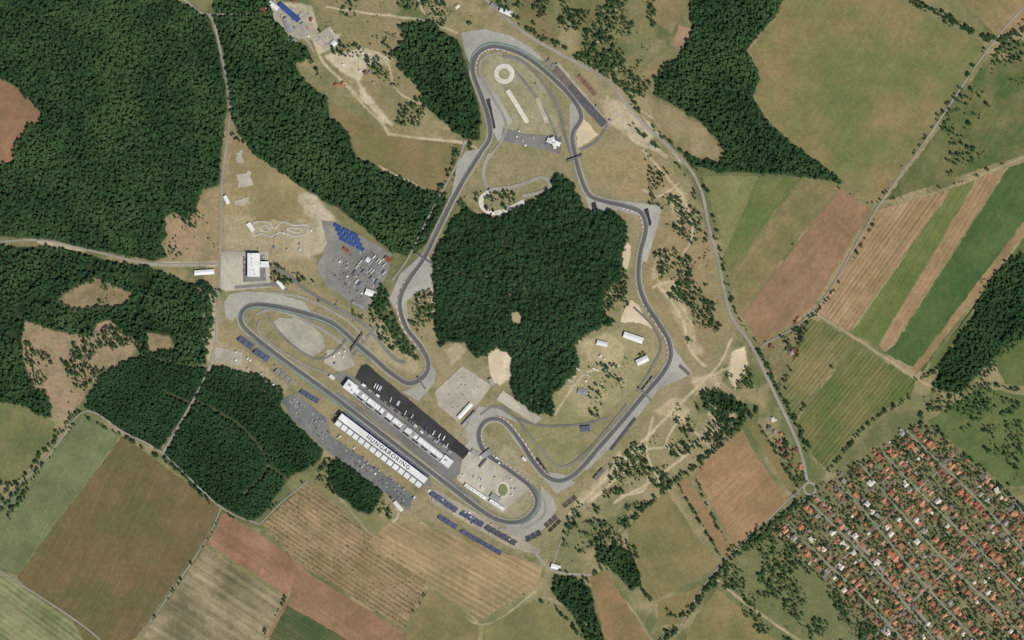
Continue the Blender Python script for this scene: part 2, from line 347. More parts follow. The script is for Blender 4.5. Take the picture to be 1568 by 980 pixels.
field([(1142,648),(1158,645),(1220,742),(1214,760)],(130,114,74),(102,104,62),A((1142,648),(1216,762)))
field([(1030,734),(1054,732),(1120,836),(1112,858)],(144,116,82),(126,108,72),A((1142,648),(1216,762)))
field([(1022,752),(1098,868),(1004,920),(988,905),(962,832),(962,806)],(110,108,68),(130,116,76),A((1022,752),(1098,868)))
field([(902,880),(928,876),(1008,1000),(930,1000)],(144,114,80),(122,106,70),A((902,880),(960,985)))
field([(1008,922),(1092,890),(1048,955),(1010,958)],(114,110,68),(130,114,74))
field([(1098,900),(1220,1010),(1050,1010),(1052,965)],(134,120,78),(112,108,66))
field([(1420,646),(1500,592),(1640,622),(1640,740),(1540,745)],(78,96,52),(96,106,62),A((1420,646),(1500,592)))
field([(1514,540),(1568,512),(1640,500),(1640,600),(1540,588)],(92,104,58),(78,94,50),A((1420,646),(1500,592)))
field([(508,160),(560,182),(595,208),(710,222),(700,255),(682,298),(640,283),(590,258),(548,236),(535,200),(508,180)],(112,108,66),(132,112,78),A((595,205),(710,222)),0,0,.03,name='meadow',big=.006)
field([(992,152),(1030,164),(1080,198),(1104,232),(1098,246),(1042,234),(1004,194)],(150,134,100),(124,114,78),name='meadow',jit=3)
field([(985,-30),(1052,-30),(1052,5),(1028,52),(1000,30)],(144,124,88),(120,110,74),A((1000,30),(1052,5)))
field([(1040,38),(1060,45),(1045,76),(1030,68)],(164,130,104))
field([(1004,80),(1026,92),(1006,120),(988,146),(962,140)],(134,120,84),(114,108,70),name='meadow',jit=3)
field([(800,0),(830,-20),(852,60),(840,70),(790,30)],(124,110,76),(102,100,62))
field([(870,-20),(905,-20),(925,20),(895,60),(875,30)],(94,104,60),(114,108,68))
field([(365,215),(395,240),(430,262),(470,292),(455,300),(465,335),(430,340),(390,340),(392,300),(355,300),(352,240)],(148,132,94),(128,118,80),name='meadow',jit=4)
# ------------------------------------------------------------ track
TR=[(385,512),(430,548),(500,599),(560,645),(620,692),(680,738),(735,780),(765,797),(795,799),(815,785),(822,766),(812,745),(790,727),(765,709),(742,692),(733,668),(740,648),(758,641),(776,650),(798,678),(816,706),(836,729),(860,736),(885,722),(915,688),(950,648),(985,606),(1010,578),(1026,550),(1024,522),(1007,493),(988,463),(978,430),(980,390),(989,350),(981,325),(955,315),(925,308),(902,298),(889,270),(880,235),(877,205),(890,180),(878,153),(850,123),(815,93),(785,77),(752,71),(730,84),(724,110),(738,150),(748,182),(750,210),(735,235),(710,275),(690,312),(668,357),(648,397),(625,430),(612,462),(621,500),(645,532),(656,558),(648,577),(626,587),(600,572),(572,548),(546,526),(510,495),(462,478),(415,468),(385,467),(370,478),(370,495)]
TRm=surf('track_asphalt',(108,107,103),(94,94,91),fine=.1); WL=surf('white_paint',(206,204,196)); RED=surf('red_kerb_paint',(160,84,72)); GRNP=surf('green_kerb_paint',(100,130,120))
ASP=surf('asphalt',(124,122,116),(106,105,100),fine=.12); ASPD=surf('dark_asphalt',(50,50,50),(64,64,62),fine=.12,mid=.1)
ROFF=surf('run_off_asphalt',(164,160,148),(144,142,132),fine=.1,mid=.05); GRAV=surf('gravel',(206,188,154),(188,172,140),fine=.12); CONC=surf('concrete_paving',(180,171,152),(154,147,130),fine=.15,mid=.06)
ROAD=surf('road_asphalt',(152,146,134),(134,128,118),fine=.12)
ro=[[(706,50),(742,44),(782,55),(812,72),(834,92),(818,92),(785,73),(750,67),(728,80),(722,104),(712,80)],
 [(731,118),(743,120),(764,150),(785,186),(763,218),(756,204),(744,160)],
 [(896,300),(930,305),(962,308),(1014,316),(1006,350),(990,402),(980,396),(986,350),(978,330),(948,322),(904,326)],
 [(1032,532),(1060,572),(1004,598),(998,592),(1016,576),(1030,552)],
 [(782,668),(800,690),(832,732),(852,756),(880,740),(870,728),(840,722),(816,696),(796,666)],
 [(662,560),(668,572),(664,588),(640,614),(616,600),(640,590),(656,572)],
 [(648,388),(662,396),(662,440),(640,448),(622,462),(626,496),(612,486),(596,458),(612,420)],
 [(343,462),(352,450),(380,446),(420,448),(466,462),(480,484),(400,462),(376,466),(364,482),(356,492),(345,485)],
 [(828,742),(846,762),(852,780),(838,806),(806,826),(768,824),(776,804),(806,798),(826,780)],
 [(712,655),(733,622),(766,626),(800,650),(760,634),(740,640),(728,658),(730,688),(716,680)],
 [(872,160),(884,158),(892,180),(880,205),(880,240),(872,232)],
 [(700,250),(712,232),(742,226),(726,250),(706,290),(690,306)]]
for w in ro: sheet('run_off_area',w,ROFF,z=.86+.01*ro.index(w),jit=.4,sm=False); excl_poly(w)
gr=[[(893,180),(916,206),(904,216),(884,226),(884,200)],[(966,460),(984,478),(1000,502),(974,494),(950,492)],[(418,492),(450,486),(478,498),(496,522),(492,538),(474,546),(450,530),(430,512)],
 [(1120,548),(1138,538),(1142,562),(1124,592)],[(748,545),(760,536),(770,550),(768,580),(756,584)],[(955,375),(966,378),(962,408),(953,408)]]
GR0=surf('gravel_greyish',(170,163,144),(152,147,130),fine=.14,mid=.09)
for w in gr: sheet('gravel_trap',w,GR0 if gr.index(w)==2 else GRAV,z=1.0+.005*gr.index(w),jit=1.4,sm=gr.index(w)!=0); excl_poly(w)
LOT=surf('car_park_surface',(136,132,124),(114,112,106),fine=.15,mid=.12)
pv=[([(665,600),(708,560),(752,590),(736,614),(700,645),(672,622)],CONC),([(700,690),(720,676),(760,700),(800,730),(808,752),(770,785),(740,765),(700,735)],CONC),
 ([(492,338),(516,340),(600,388),(596,415),(560,478),(500,438),(484,410),(502,372)],LOT),
 ([(553,560),(562,558),(720,690),(708,704),(543,580)],ASPD),([(430,612),(452,602),(500,640),(508,668),(632,758),(628,782),(600,762),(500,690),(446,640)],surf('service_yard',(122,122,116),(100,102,100),mid=.1)),
 ([(335,385),(410,385),(415,440),(345,446),(335,440)],CONC),([(372,392),(405,390),(408,430),(372,432)],ASP),([(508,575),(524,568),(545,580),(708,702),(704,726),(690,735),(600,665)],ASP),
 ([(478,58),(505,40),(520,60),(500,80)],CONC),([(328,530),(372,540),(370,560),(330,555)],CONC),([(500,535),(530,535),(545,560),(520,570),(495,555)],CONC),
 ([(770,195),(800,205),(860,210),(858,236),(800,222),(768,215)],ASP),([(905,312),(912,308),(915,320),(907,324)],ASPD),([(744,152),(750,150),(759,196),(753,198)],ASPD),([(818,702),(824,700),(842,726),(836,732)],ASPD),([(986,320),(992,318),(998,344),(992,348)],ASPD)
 ,([(770,598),(830,640),(820,650),(760,612)],CONC),([(650,748),(670,750),(790,820),(830,842),(825,850),(780,838),(660,770)],surf('stand_walkway',(164,154,130),(140,132,114),mid=.08)),([(1000,596),(1012,592),(960,660),(900,720),(890,716)],ROFF),
 ([(840,98),(856,96),(936,192),(926,200)],surf('service_yard_pale',(168,158,138),(146,138,122))),([(412,0),(470,20),(486,52),(450,60),(420,30)],CONC),([(508,606),(520,600),(655,720),(662,745),(640,745)],ASP)]
for i,(w,m) in enumerate(pv): sheet('paved_area',w,m,z=1.05+.008*i,jit=.5); excl_poly(w)
ribbon('track_verge',TR,22,.80,surf('mown_verge',(150,144,116),(130,126,94)),True)
ribbon('race_track',TR,14,1.50,TRm,True)
ribbon('racing_line_rubber',TR,4.5,1.51,surf('rubbered_asphalt',(92,91,88),(84,83,81),fine=.08),True,off=1.2)
ribbon('track_edge_line',TR,.8,1.53,WL,True,off=6.8); ribbon('track_edge_line',TR,.8,1.53,WL,True,off=-6.8)
excl_line(TR,30,True)
for a,b,o in ((11,16,-8.0),(17,22,8.0),(28,32,8.0),(34,37,8.0),(46,50,8.0),(58,62,-8.0),(9,12,8.0)):
    ribbon('kerb',TR[a:b],1.7,1.56,RED,dash=WL,off=o)
for a,b,o in ((66,74,9.2),(0,4,-9.2),(44,50,-9.6),(8,12,-9.4)):
    ribbon('kerb',TR[a:b],3.8,1.55,GRNP,off=o)
svc=[([(392,482),(420,474),(470,492),(505,512),(528,530),(535,545)],8),([(410,480),(425,505),(450,530),(480,548),(505,545),(530,520)],6),
 ([(440,556),(500,604),(540,618),(600,662),(660,712),(700,745),(735,770)],9),([(768,80),(742,88),(735,110),(755,150),(775,190),(765,220),(740,250)],7),([(770,86),(800,94),(830,125),(855,165),(866,210),(880,250)],8),
 ([(790,110),(815,140),(845,190),(852,215)],7),
 ([(750,235),(740,262),(746,288),(752,290),(790,285),(830,272),(842,285),(825,295),(800,300)],10),([(735,635),(760,622),(790,640),(830,690),(860,715),(900,690),(960,620)],6),
 ([(790,640),(830,652),(890,650),(930,640)],6),([(755,700),(790,725),(830,760),(832,790),(800,812)],6),([(415,410),(440,420),(470,445),(530,480),(560,500),(600,545),(620,556)],9),([(360,440),(420,436),(440,445)],8),
 ([(400,490),(395,505),(420,530),(470,560),(510,575)],6),([(540,545),(560,520),(575,500)],7),([(975,600),(1000,560),(1012,530),(1000,500),(970,470)],6),([(420,448),(470,458),(530,490),(560,520)],7),([(930,190),(915,215),(890,230)],6)]
for i,(p,w) in enumerate(svc): ribbon('service_road',p,w,1.36+.006*i,ASP if i%3 else ROAD); excl_line(p,w+6)
roads=[([(725,-30),(745,0),(800,48),(850,78),(890,100),(935,128),(975,180),(1045,245),(1073,290),(1085,345),(1100,400),(1118,480),(1150,528),(1185,600),(1222,680),(1236,735)],8),
 ([(1246,758),(1280,792),(1340,860),(1400,930),(1470,1010)],7),
 ([(262,-20),(300,15),(325,30),(340,90),(352,150),(350,200),(340,280),(337,400),(333,470),(322,560),(250,692)],6.5),
 ([(-60,368),(0,370),(60,368),(140,384),(235,404),(335,404)],6),
 ([(-60,840),(0,775),(80,690),(130,630),(190,662),(250,695),(338,776),(398,803)],4.2),([(398,803),(430,770),(472,736)],4),
 ([(1640,-70),(1568,10),(1508,82),(1422,208),(1345,316),(1250,472),(1165,530)],4.2),
 ([(338,778),(312,832),(215,975)],3.2),([(0,874),(130,960),(180,1010)],4),
 ([(410,-10),(440,40),(470,62),(480,80)],6),([(318,22),(390,20),(430,0)],5),
 ([(846,866),(870,800),(900,770)],4),([(820,848),(850,875),(905,880)],6),([(1240,735),(1160,810),(1090,880),(1040,960)],3.2),([(712,215),(700,250),(668,310),(650,345),(625,395),(600,430)],5)]
for p,w in roads: ribbon('road',p,w,1.24+.007*roads.index((p,w)),ROAD); excl_line(p,w+3)
rp=[(1240+9*math.cos(t*math.pi/8),748+9*math.sin(t*math.pi/8)) for t in range(16)]
ribbon('roundabout',rp,6,1.35,ROAD,True)
rp=[(772+12*math.cos(t*math.pi/10),113+12*math.sin(t*math.pi/10)) for t in range(20)]
ribbon('skid_pad',rp,13,1.47,surf('pale_concrete',(206,200,184)),True)
rp=[(770+9*math.cos(t*math.pi/8),750+11*math.sin(t*math.pi/8)) for t in range(16)]
ribbon('footpath_ring',rp,3.5,1.48,surf('pale_concrete',(206,200,184)),True)
sheet('lawn',[(770+7*math.cos(t*math.pi/8),750+9*math.sin(t*math.pi/8)) for t in range(16)],surf('lawn_grass',(104,118,72),(120,124,80)),z=1.47,jit=.2)
PALE=surf('pale_concrete_strip',(212,205,188),(194,187,170),mid=.06)
ribbon('kart_track',[(748,294),(737,304),(740,318),(756,326),(780,320),(803,308)],13,1.477,PALE)
ribbon('kart_track',[(777,138),(792,162),(808,188)],12,1.475,PALE); ribbon('kart_track',[(822,150),(830,170),(838,188)],12,1.476,surf('tan_concrete',(184,174,150)))
for kp in ([(388,342),(410,340),(420,350),(432,340),(450,345),(470,345),(468,358),(450,362),(430,356),(415,362),(400,358),(388,360)],[(398,348),(408,346),(412,354),(402,354)],[(440,350),(460,350),(458,356),(444,354)]):
    ribbon('kart_track',kp,3.6,1.475,surf('kart_tarmac',(186,182,172)),True)
for w in ([(360,235),(372,232),(374,248),(362,250)],[(362,268),(384,262),(388,284),(364,288)],[(358,306),(380,302),(384,312),(360,316)]): sheet('camping_pitch',w,CONC,z=1.3,jit=2.5,step=6)
for p in ([(300,612),(372,655),(410,712),(372,757)],[(410,712),(440,733)],[(255,602),(300,620)]): excl_line(p,10)
# ------------------------------------------------------------ ground mesh
def build_ground():
    ox=[-40000,-12000,-4000,-2000]; oy=[-40000,-12000,-4000,-1500]
    xs=np.array(ox+list(gx)+[-v for v in ox[::-1]]); ys=np.array(oy+list(gy)+[-v for v in oy[::-1]])
    XX,YY=np.meshgrid(xs,ys); n=XX.size
    CC=np.pad(C,((4,4),(4,4),(0,0)),mode='edge')
    far=np.array(lin((114,112,74)))
    CC[:4]=far;CC[-4:]=far;CC[:,:4]=far;CC[:,-4:]=far
    me=bpy.data.meshes.new('ground'); h,w=XX.shape
    co=np.zeros((n,3),np.float32); co[:,0]=XX.ravel(); co[:,1]=YY.ravel()
    idx=np.arange(n).reshape(h,w); q=np.stack([idx[:-1,:-1],idx[:-1,1:],idx[1:,1:],idx[1:,:-1]],-1).reshape(-1,4)
    me.vertices.add(n); me.vertices.foreach_set('co',co.ravel())
    me.loops.add(q.size); me.loops.foreach_set('vertex_index',q.ravel().astype(np.int32))
    me.polygons.add(len(q)); me.polygons.foreach_set('loop_start',np.arange(0,q.size,4,dtype=np.int32))
    me.update(calc_edges=True)
    at=me.color_attributes.new(name='Col',type='FLOAT_COLOR',domain='POINT')
    cc=np.ones((n,4),np.float32); cc[:,:3]=CC.reshape(-1,3); at.data.foreach_set('color',cc.ravel())
    m,nt,b=new_mat('ground_earth_and_grass'); a=N(nt,'ShaderNodeVertexColor',layer_name='Col'); g=N(nt,'ShaderNodeNewGeometry')
    n1=noise(nt,g.outputs['Position'],.12,5,.78); cc=mul(nt,a.outputs[0],mapr(nt,n1,.3,.7,.74,1.26))
    n2=noise(nt,g.outputs['Position'],.025,5,.7); cc=mix(nt,mapr(nt,n2,.48,.62,0,.3),cc,lin((84,94,56)))
    nt.links.new(cc,b.inputs['Base Color'])
    me.materials.append(m); o=bpy.data.objects.new('ground',me); col.objects.link(o)
build_ground()
# ------------------------------------------------------------ trees
BARK=surf('bark',(88,72,56))
def make_tree(name,h,r,mat,seed,flat=.7,lobes=9,nl=34):
    rs=random.Random(seed); v=[];f=[];mi=[]
    def tube(a,b,ra,rb,n=5):
        a=Vector(a);b=Vector(b); d=(b-a).normalized(); s=d.orthogonal().normalized(); t=d.cross(s); k=len(v)
        for p,rr in ((a,ra),(b,rb)):
            for i in range(n):
                th=2*math.pi*i/n; v.append(tuple(p+s*rr*math.cos(th)+t*rr*math.sin(th)))
        for i in range(n): f.append((k+i,k+(i+1)%n,k+n+(i+1)%n,k+n+i)); mi.append(0)
    tube((0,0,0),(0,0,h*.45),r*.09,r*.06); tube((0,0,h*.45),(0,0,h*.8),r*.06,r*.02)
    for i in range(lobes):
        th=rs.uniform(0,6.28) if i else 0; d=(r*.68*math.sqrt(rs.random())+.12*r) if i else 0
        cx,cy=d*math.cos(th),d*math.sin(th); lr=r*rs.uniform(.34,.52); cz=h*.98-lr*flat-(d/r)**2*h*.3*rs.uniform(.5,1.1)
        tube((0,0,h*.4),(cx,cy,cz),r*.035,r*.015,4)
        for k in range(nl):
            z=rs.uniform(-.5,1); t=rs.uniform(0,6.28); q=math.sqrt(max(0,1-z*z)); rad=lr*rs.uniform(.72,1.08)
            n=Vector((q*math.cos(t),q*math.sin(t),z)); c=Vector((cx,cy,cz))+Vector((n.x*rad,n.y*rad,n.z*rad*flat))
            n=(n+Vector((rs.uniform(-.5,.5),rs.uniform(-.5,.5),rs.uniform(-.3,.6)))).normalized()
            s=n.orthogonal().normalized(); u=n.cross(s); sz=lr*rs.uniform(.26,.44); k0=len(v)
            for (aa,bb,ww) in ((-1,-.6,0),(.1,-1,.25),(1,.1,0),(.2,1,-.2),(-.9,.7,.2)):
                v.append(tuple(c+s*aa*sz*rs.uniform(.7,1.2)+u*bb*sz*rs.uniform(.7,1.2)+n*ww*sz))
            f.append(tuple(range(k0,k0+5))); mi.append(1)
    me=bpy.data.meshes.new(name); me.from_pydata(v,[],f); me.materials.append(BARK); me.materials.append(mat)
    me.polygons.foreach_set('material_index',mi); me.update()
    return bpy.data.objects.new(name,me)
LF=leafmat('broadleaf_foliage',(58,90,50),(42,72,42),(74,104,60))
LF2=leafmat('dark_foliage',(48,80,46),(36,64,38),(56,88,52))
LF3=leafmat('scrub_foliage',(74,96,56),(54,80,46),(90,106,64))
def coll(name,lst):
    c=bpy.data.collections.new(name)
    for o in lst: c.objects.link(o)
    return c
CB=coll('broadleaf_tree_kinds',[make_tree('broadleaf_tree',random.uniform(11,14),random.uniform(4.2,6.2),LF,i) for i in range(7)])
CD=coll('dark_tree_kinds',[make_tree('dark_tree',random.uniform(10,12.5),random.uniform(4.2,5.4),LF2,20+i,.8,8) for i in range(6)])
CS=coll('scrub_tree_kinds',[make_tree('garden_tree',random.uniform(5,8),random.uniform(3,4.6),LF3,40+i,.8,6) for i in range(5)])
_gn={}
def gn(c):
    if c.name in _gn: return _gn[c.name]
    t=bpy.data.node_groups.new('scatter_'+c.name,'GeometryNodeTree')
    t.interface.new_socket('Geometry',in_out='INPUT',socket_type='NodeSocketGeometry'); t.interface.new_socket('Geometry',in_out='OUTPUT',socket_type='NodeSocketGeometry')
    i=t.nodes.new('NodeGroupInput'); o=t.nodes.new('NodeGroupOutput'); ci=t.nodes.new('GeometryNodeCollectionInfo')
    ci.inputs['Collection'].default_value=c; ci.inputs['Separate Children'].default_value=True; ci.inputs['Reset Children'].default_value=True
    ip=t.nodes.new('GeometryNodeInstanceOnPoints'); ip.inputs['Pick Instance'].default_value=True
    a1=t.nodes.new('GeometryNodeInputNamedAttribute'); a1.data_type='FLOAT'; a1.inputs['Name'].default_value='scl'
    a2=t.nodes.new('GeometryNodeInputNamedAttribute'); a2.data_type='FLOAT'; a2.inputs['Name'].default_value='rotz'
    cx=t.nodes.new('ShaderNodeCombineXYZ'); L=t.links.new
    L(a2.outputs[0],cx.inputs[2]); L(cx.outputs[0],ip.inputs['Rotation']); L(a1.outputs[0],ip.inputs['Scale'])
    L(i.outputs[0],ip.inputs['Points']); L(ci.outputs[0],ip.inputs['Instance']); L(ip.outputs[0],o.inputs[0])
    _gn[c.name]=t; return t
def excluded(X,Y):
    i=np.clip(((X-gx[0])/G).round().astype(int),0,len(gx)-1); j=np.clip(((Y-gy[0])/G).round().astype(int),0,len(gy)-1)
    return EX[j,i]
NT=0
def plant(name,X,Y,c,smin,smax,clear=True,pw=1.3):
    global NT
    if clear: k=~excluded(X,Y); X=X[k];Y=Y[k]
    n=len(X)
    if n==0: return
    p=RS.permutation(n); X=X[p];Y=Y[p]; NT+=n
    me=bpy.data.meshes.new(name); me.vertices.add(n)
    me.vertices.foreach_set('co',np.stack([X,Y,np.zeros(n)],1).astype(np.float32).ravel())
    s=me.attributes.new('scl','FLOAT','POINT'); s.data.foreach_set('value',(smin+(smax-smin)*RS.rand(n)**pw).astype(np.float32))
    r=me.attributes.new('rotz','FLOAT','POINT'); r.data.foreach_set('value',(RS.rand(n)*6.283).astype(np.float32))
    o=bpy.data.objects.new(name,me); col.objects.link(o)
    md=o.modifiers.new('scatter','NODES'); md.node_group=gn(c)
def scatter(name,pts,sp,c,smin=.7,smax=1.2,clump=0,prob=1,holes=(),seed=0,clear=True,pw=1.3,cs=45):
    w=[P(*p) for p in pts]; xs=[p[0] for p in w]; ys=[p[1] for p in w]
    X,Y=np.meshgrid(np.arange(min(xs),max(xs),sp),np.arange(min(ys),max(ys),sp*.87))
    X=X+(np.arange(X.shape[0])%2)[:,None]*sp/2
    X=(X+RS.uniform(-.42,.42,X.shape)*sp).ravel();Y=(Y+RS.uniform(-.42,.42,Y.shape)*sp).ravel()
    k=inpoly(X+(fbm(X,Y,30,5)-.5)*20,Y+(fbm(X,Y,30,15)-.5)*20,w)
    for h in holes: k&=~inpoly(X,Y,[P(*p) for p in h])
    if clump>0: k&=fbm(X,Y,cs,200+seed,4,.6)>clump
    k&=RS.rand(len(X))<prob
    plant(name,X[k],Y[k],c,smin,smax,clear,pw)
H1=[(85,458),(150,428),(205,450),(190,468),(110,473)]; H2=[(225,508),(260,512),(270,535),(230,540)]
scatter('west_forest',B1['west'],7.2,CB,.62,1.18)
scatter('valley_forest',B1['belt'],7.4,CB,.55,1.25)
scatter('north_woodland',B1['northmid'],7.6,CB,.55,1.25)
scatter('central_forest',B1['centre'],6.9,CD,.75,1.6,holes=([(780,476),(798,480),(800,496),(785,495)],),pw=2.2)
scatter('southwest_forest',B1['southw'],7.6,CB,.6,1.15,holes=(H1,H2),clump=.36)
for nm,k in (('plantation_forest','plantw'),('plantation_forest','plante'),('pine_plantation','pine')): scatter(nm,B1[k],6.3,CD,.65,1.1)
scatter('northeast_forest',B1['ne'],7.6,CB,.6,1.2)
scatter('east_woodland',B1['e'],8,CB,.6,1.15,clump=.36)
for k in ('sa','sb','sc','t3'): scatter('copse',B1[k],8,CB,.6,1.1,clump=.33)
for i,(w,sp,cl,pr) in enumerate([([(35,490),(80,505),(140,515),(170,492),(217,530),(155,572),(92,642),(48,590)],8,.51,.9),([(85,455),(150,425),(205,450),(110,475)],9,.55,.6),
 ([(480,-30),(740,-30),(720,40),(612,40),(600,90),(520,90),(490,60)],9,.5,.8),([(560,90),(600,80),(640,130),(655,165),(640,195),(600,190)],8,.5,.8),([(740,-30),(1000,-30),(1010,100),(985,150),(930,120),(850,70)],8,.5,.9),
 ([(895,20),(945,0),(1000,60),(960,130),(900,90)],9,.5,.8),([(1000,380),(1090,380),(1110,500),(1060,550),(1010,460)],8,.53,.9),([(985,230),(1060,270),(1090,400),(1000,330)],9,.6,.8),
 ([(920,420),(960,400),(965,480),(920,490)],8,.48,.9),([(870,790),(1000,640),(1130,640),(1060,720),(930,800)],8,.545,.9),([(1010,600),(1150,560),(1165,640),(1060,690)],8,.51,.85),
 ([(1160,640),(1190,640),(1235,735),(1215,745)],8,.45,.9),([(1130,840),(1180,805),(1300,930),(1380,985),(1180,985),(1100,895)],8,.5,.75),([(1170,540),(1240,480),(1215,560),(1190,600)],8,.48,.8),
 ([(1405,610),(1500,590),(1568,620),(1540,640),(1430,650)],9,.5,.8),([(1500,430),(1568,380),(1568,520),(1500,590)],8,.46,.9),([(870,790),(930,800),(985,850),(910,835),(850,880)],9,.48,.8),([(560,430),(600,440),(660,540),(640,580),(570,520)],9,.52,.8),
 ([(650,400),(670,400),(670,530),(640,520),(630,470)],8,.5,.9),([(410,400),(480,430),(560,480),(550,500),(470,460),(410,430)],8,.5,.8),([(300,430),(340,440),(325,530),(312,530)],8,.42,.9),([(240,330),(310,300),(335,380),(260,400)],9,.52,.7),
 ([(690,225),(735,215),(725,330),(700,330)],8,.47,.8),([(700,300),(845,270),(830,300),(760,335)],9,.57,.6),([(900,560),(1000,540),(920,640),(850,640)],12,.62,.5),([(1490,60),(1568,60),(1568,230),(1400,290)],9,.6,.6),([(940,800),(1020,750),(1065,710),(1030,730),(960,810)],8,.42,.9),
 ([(490,700),(545,690),(600,750),(600,800),(480,740)],9,.54,.7),([(1420,650),(1568,640),(1568,760),(1500,720)],9,.56,.7)]):
    scatter('scattered_trees',w,sp,CB,.35,1.05,clump=cl+.01,prob=pr,seed=i,pw=1.6,cs=60)
    scatter('scrub_bushes',w,sp*.8,CS,.25,.7,clump=cl-.03,prob=pr*.5,seed=i,cs=60)
def treeline(pts,width,sp,prob=.8,c=CB,smin=.35,smax=.95,name='tree_line'):
    w=[P(*p) for p in smooth(pts,False,5)]; X=[];Y=[]
    for i in range(len(w)-1):
        d=math.hypot(w[i+1][0]-w[i][0],w[i+1][1]-w[i][1]); n=max(1,int(1.35*d/sp*max(1,width/7)))
        for _ in range(n):
            if random.random()<prob:
                t=random.random(); X.append(w[i][0]+(w[i+1][0]-w[i][0])*t+random.gauss(0,.32)*width); Y.append(w[i][1]+(w[i+1][1]-w[i][1])*t+random.gauss(0,.32)*width)
    if X:
        X=np.array(X);Y=np.array(Y); k=fbm(X,Y,60,77)>.37; plant(name,X[k],Y[k],c,smin,smax)
TL=[([(745,-20),(800,38),(860,72),(905,92),(950,130),(985,175)],16,6,.8),([(990,190),(1050,238),(1082,290),(1096,350),(1110,420),(1128,480),(1160,525)],8,9,.8),([(965,190),(1035,250),(1062,290),(1080,370)],10,9,.7),
 ([(1160,535),(1200,610),(1240,690)],12,6,.9),([(0,520),(10,570),(30,610)],12,6,.9),([(-20,800),(60,715),(124,628)],14,6,.9),([(-20,770),(30,735),(90,665),(120,625)],10,6,.8),([(0,738),(40,750),(10,790)],14,6,.9),
 ([(130,638),(250,704),(335,781),(395,806)],6,7,.8),([(190,1000),(225,962),(315,830),(338,790)],4,8,.7),
 ([(1348,-20),(1420,12),(1515,60),(1568,45)],16,5,.95),([(1512,70),(1425,200),(1352,300),(1336,312)],8,8,.8),([(1345,330),(1250,480),(1170,525)],6,8,.7),([(1215,250),(1330,312)],4,12,.4),
 ([(1400,606),(1330,648),(1268,724)],9,7,.9),([(1360,305),(1440,290),(1560,240)],6,12,.4),([(1568,30),(1520,90)],8,7,.8),
 ([(1225,770),(1130,838),(1100,880),(1040,955),(1000,1000)],18,4.5,.95),([(1160,625),(1065,712),(1025,745),(960,800),(910,830)],11,5,.9),([(1140,650),(1065,720)],6,9,.8),([(1040,745),(1110,862)],4,8,.8),([(1160,648),(1222,745)],5,8,.7),
 ([(905,880),(960,860),(985,905),(1040,950)],12,6,.8),([(800,910),(850,930),(900,985)],8,7,.8),([(840,870),(880,880),(905,890)],12,6,.9),([(620,965),(655,900)],5,9,.6),([(440,912),(400,980)],4,9,.6),
 ([(1065,730),(1125,838),(1220,770)],5,10,.6),([(1135,845),(1200,800)],16,5,.9),([(1405,640),(1430,620),(1500,590),(1568,600)],10,7,.7),([(1430,655),(1500,715),(1568,780)],10,6,.8),
 ([(1240,480),(1200,600)],6,12,.5),([(1405,585),(1568,480)],10,8,.8),([(355,205),(400,240),(470,290)],8,6,.9),([(410,0),(430,40),(480,100),(500,150)],10,6,.8),([(700,240),(660,320),(640,380)],8,6,.9),([(660,345),(730,240)],6,8,.7),
 ([(420,408),(450,430),(500,465),(560,490)],9,6,.7),([(640,520),(660,540)],8,6,.8),([(1210,370),(1214,376)],8,5,1),([(530,200),(560,250),(640,290),(690,300)],12,6,.9),([(1190,205),(1290,282)],9,5,.9),([(400,790),(470,735)],6,8,.6),([(1305,520),(1215,645)],4,11,.5)]
for t in TL: treeline(*t)
X=[];Y=[]
OP=[P(*p) for p in [(402,803),(470,738),(500,760),(540,800),(655,880),(648,905),(618,962),(450,858)]]
ca,sa=math.cos(ao),math.sin(ao); cx0,cy0=P(520,850)
for r in np.arange(-220,220,11.5):
    for t in np.arange(-350,350,4.2):
        x=cx0+t*ca-r*sa; y=cy0+t*sa+r*ca; X.append(x+random.uniform(-.7,.7)); Y.append(y+random.uniform(-.7,.7))
X=np.array(X);Y=np.array(Y); k=inpoly(X,Y,OP)&(fbm(X,Y,60,300,4)>.36)&(RS.rand(len(X))<.86)
plant('orchard_rows',X[k],Y[k],CS,.2,.44)
# ------------------------------------------------------------ village
u=(0.68,0.733); v_=(0.733,-0.68); O=(1230,765)
WALL=rampmat('plaster_wall',[(216,208,190),(200,186,160),(226,222,214),(184,172,154)],.1)
ROOF=rampmat('roof_tiles',[(182,114,84),(162,98,74),(196,134,104),(142,94,76),(188,122,96),(124,94,82),(168,116,92),(150,144,136),(206,196,182),(132,84,68),(112,104,98),(190,140,112)],.16)
GLASS=surf('window_glass',(50,58,66),rough=.2,spec=.5); DOOR=surf('door_wood',(96,66,44)); CHIM=surf('chimney_brick',(140,96,78))
def house(kind):
    m=MB(); fr=(0,0,0); L,W,H=[(12,9,3.2),(10,9,3.4),(15,8.5,3),(11,10,5.6),(9,8,3)][kind%5]; rh=W*.38
    m.box(fr,0,0,0,L,W,H,0); m.roof(fr,0,0,H,L+1.2,W+1.2,rh,1,(W/2 if kind%2 else 0.4))
    m.box(fr,L*.2,W*.12,H+rh*.5,.8,.8,rh*.8,4)
    for s in (-1,1):
        for x in (-.3,0,.3): m.box(fr,x*L,s*(W/2+.03),1,1.3,.08,1.3,2)
        m.box(fr,s*(L/2+.03),0,1,.08,1.3,1.3,2)
    m.box(fr,L*.15,-(W/2+.05),0,1,.1,2.1,3)
    if kind in (2,5,6):
        m.box(fr,-L*.2,-W*.75,0,L*.5,W*.7,H-.3,0); m.roof((*(-L*.2,-W*.75),math.pi/2),0,0,H-.3,W*.8,L*.5+1,rh*.7,1,.3)
    return m.mesh('village_house',[WALL,ROOF,GLASS,DOOR,CHIM])
HM=[house(k) for k in range(7)]
VW=[P(*p) for p in VIL]
HX=[];nh=0
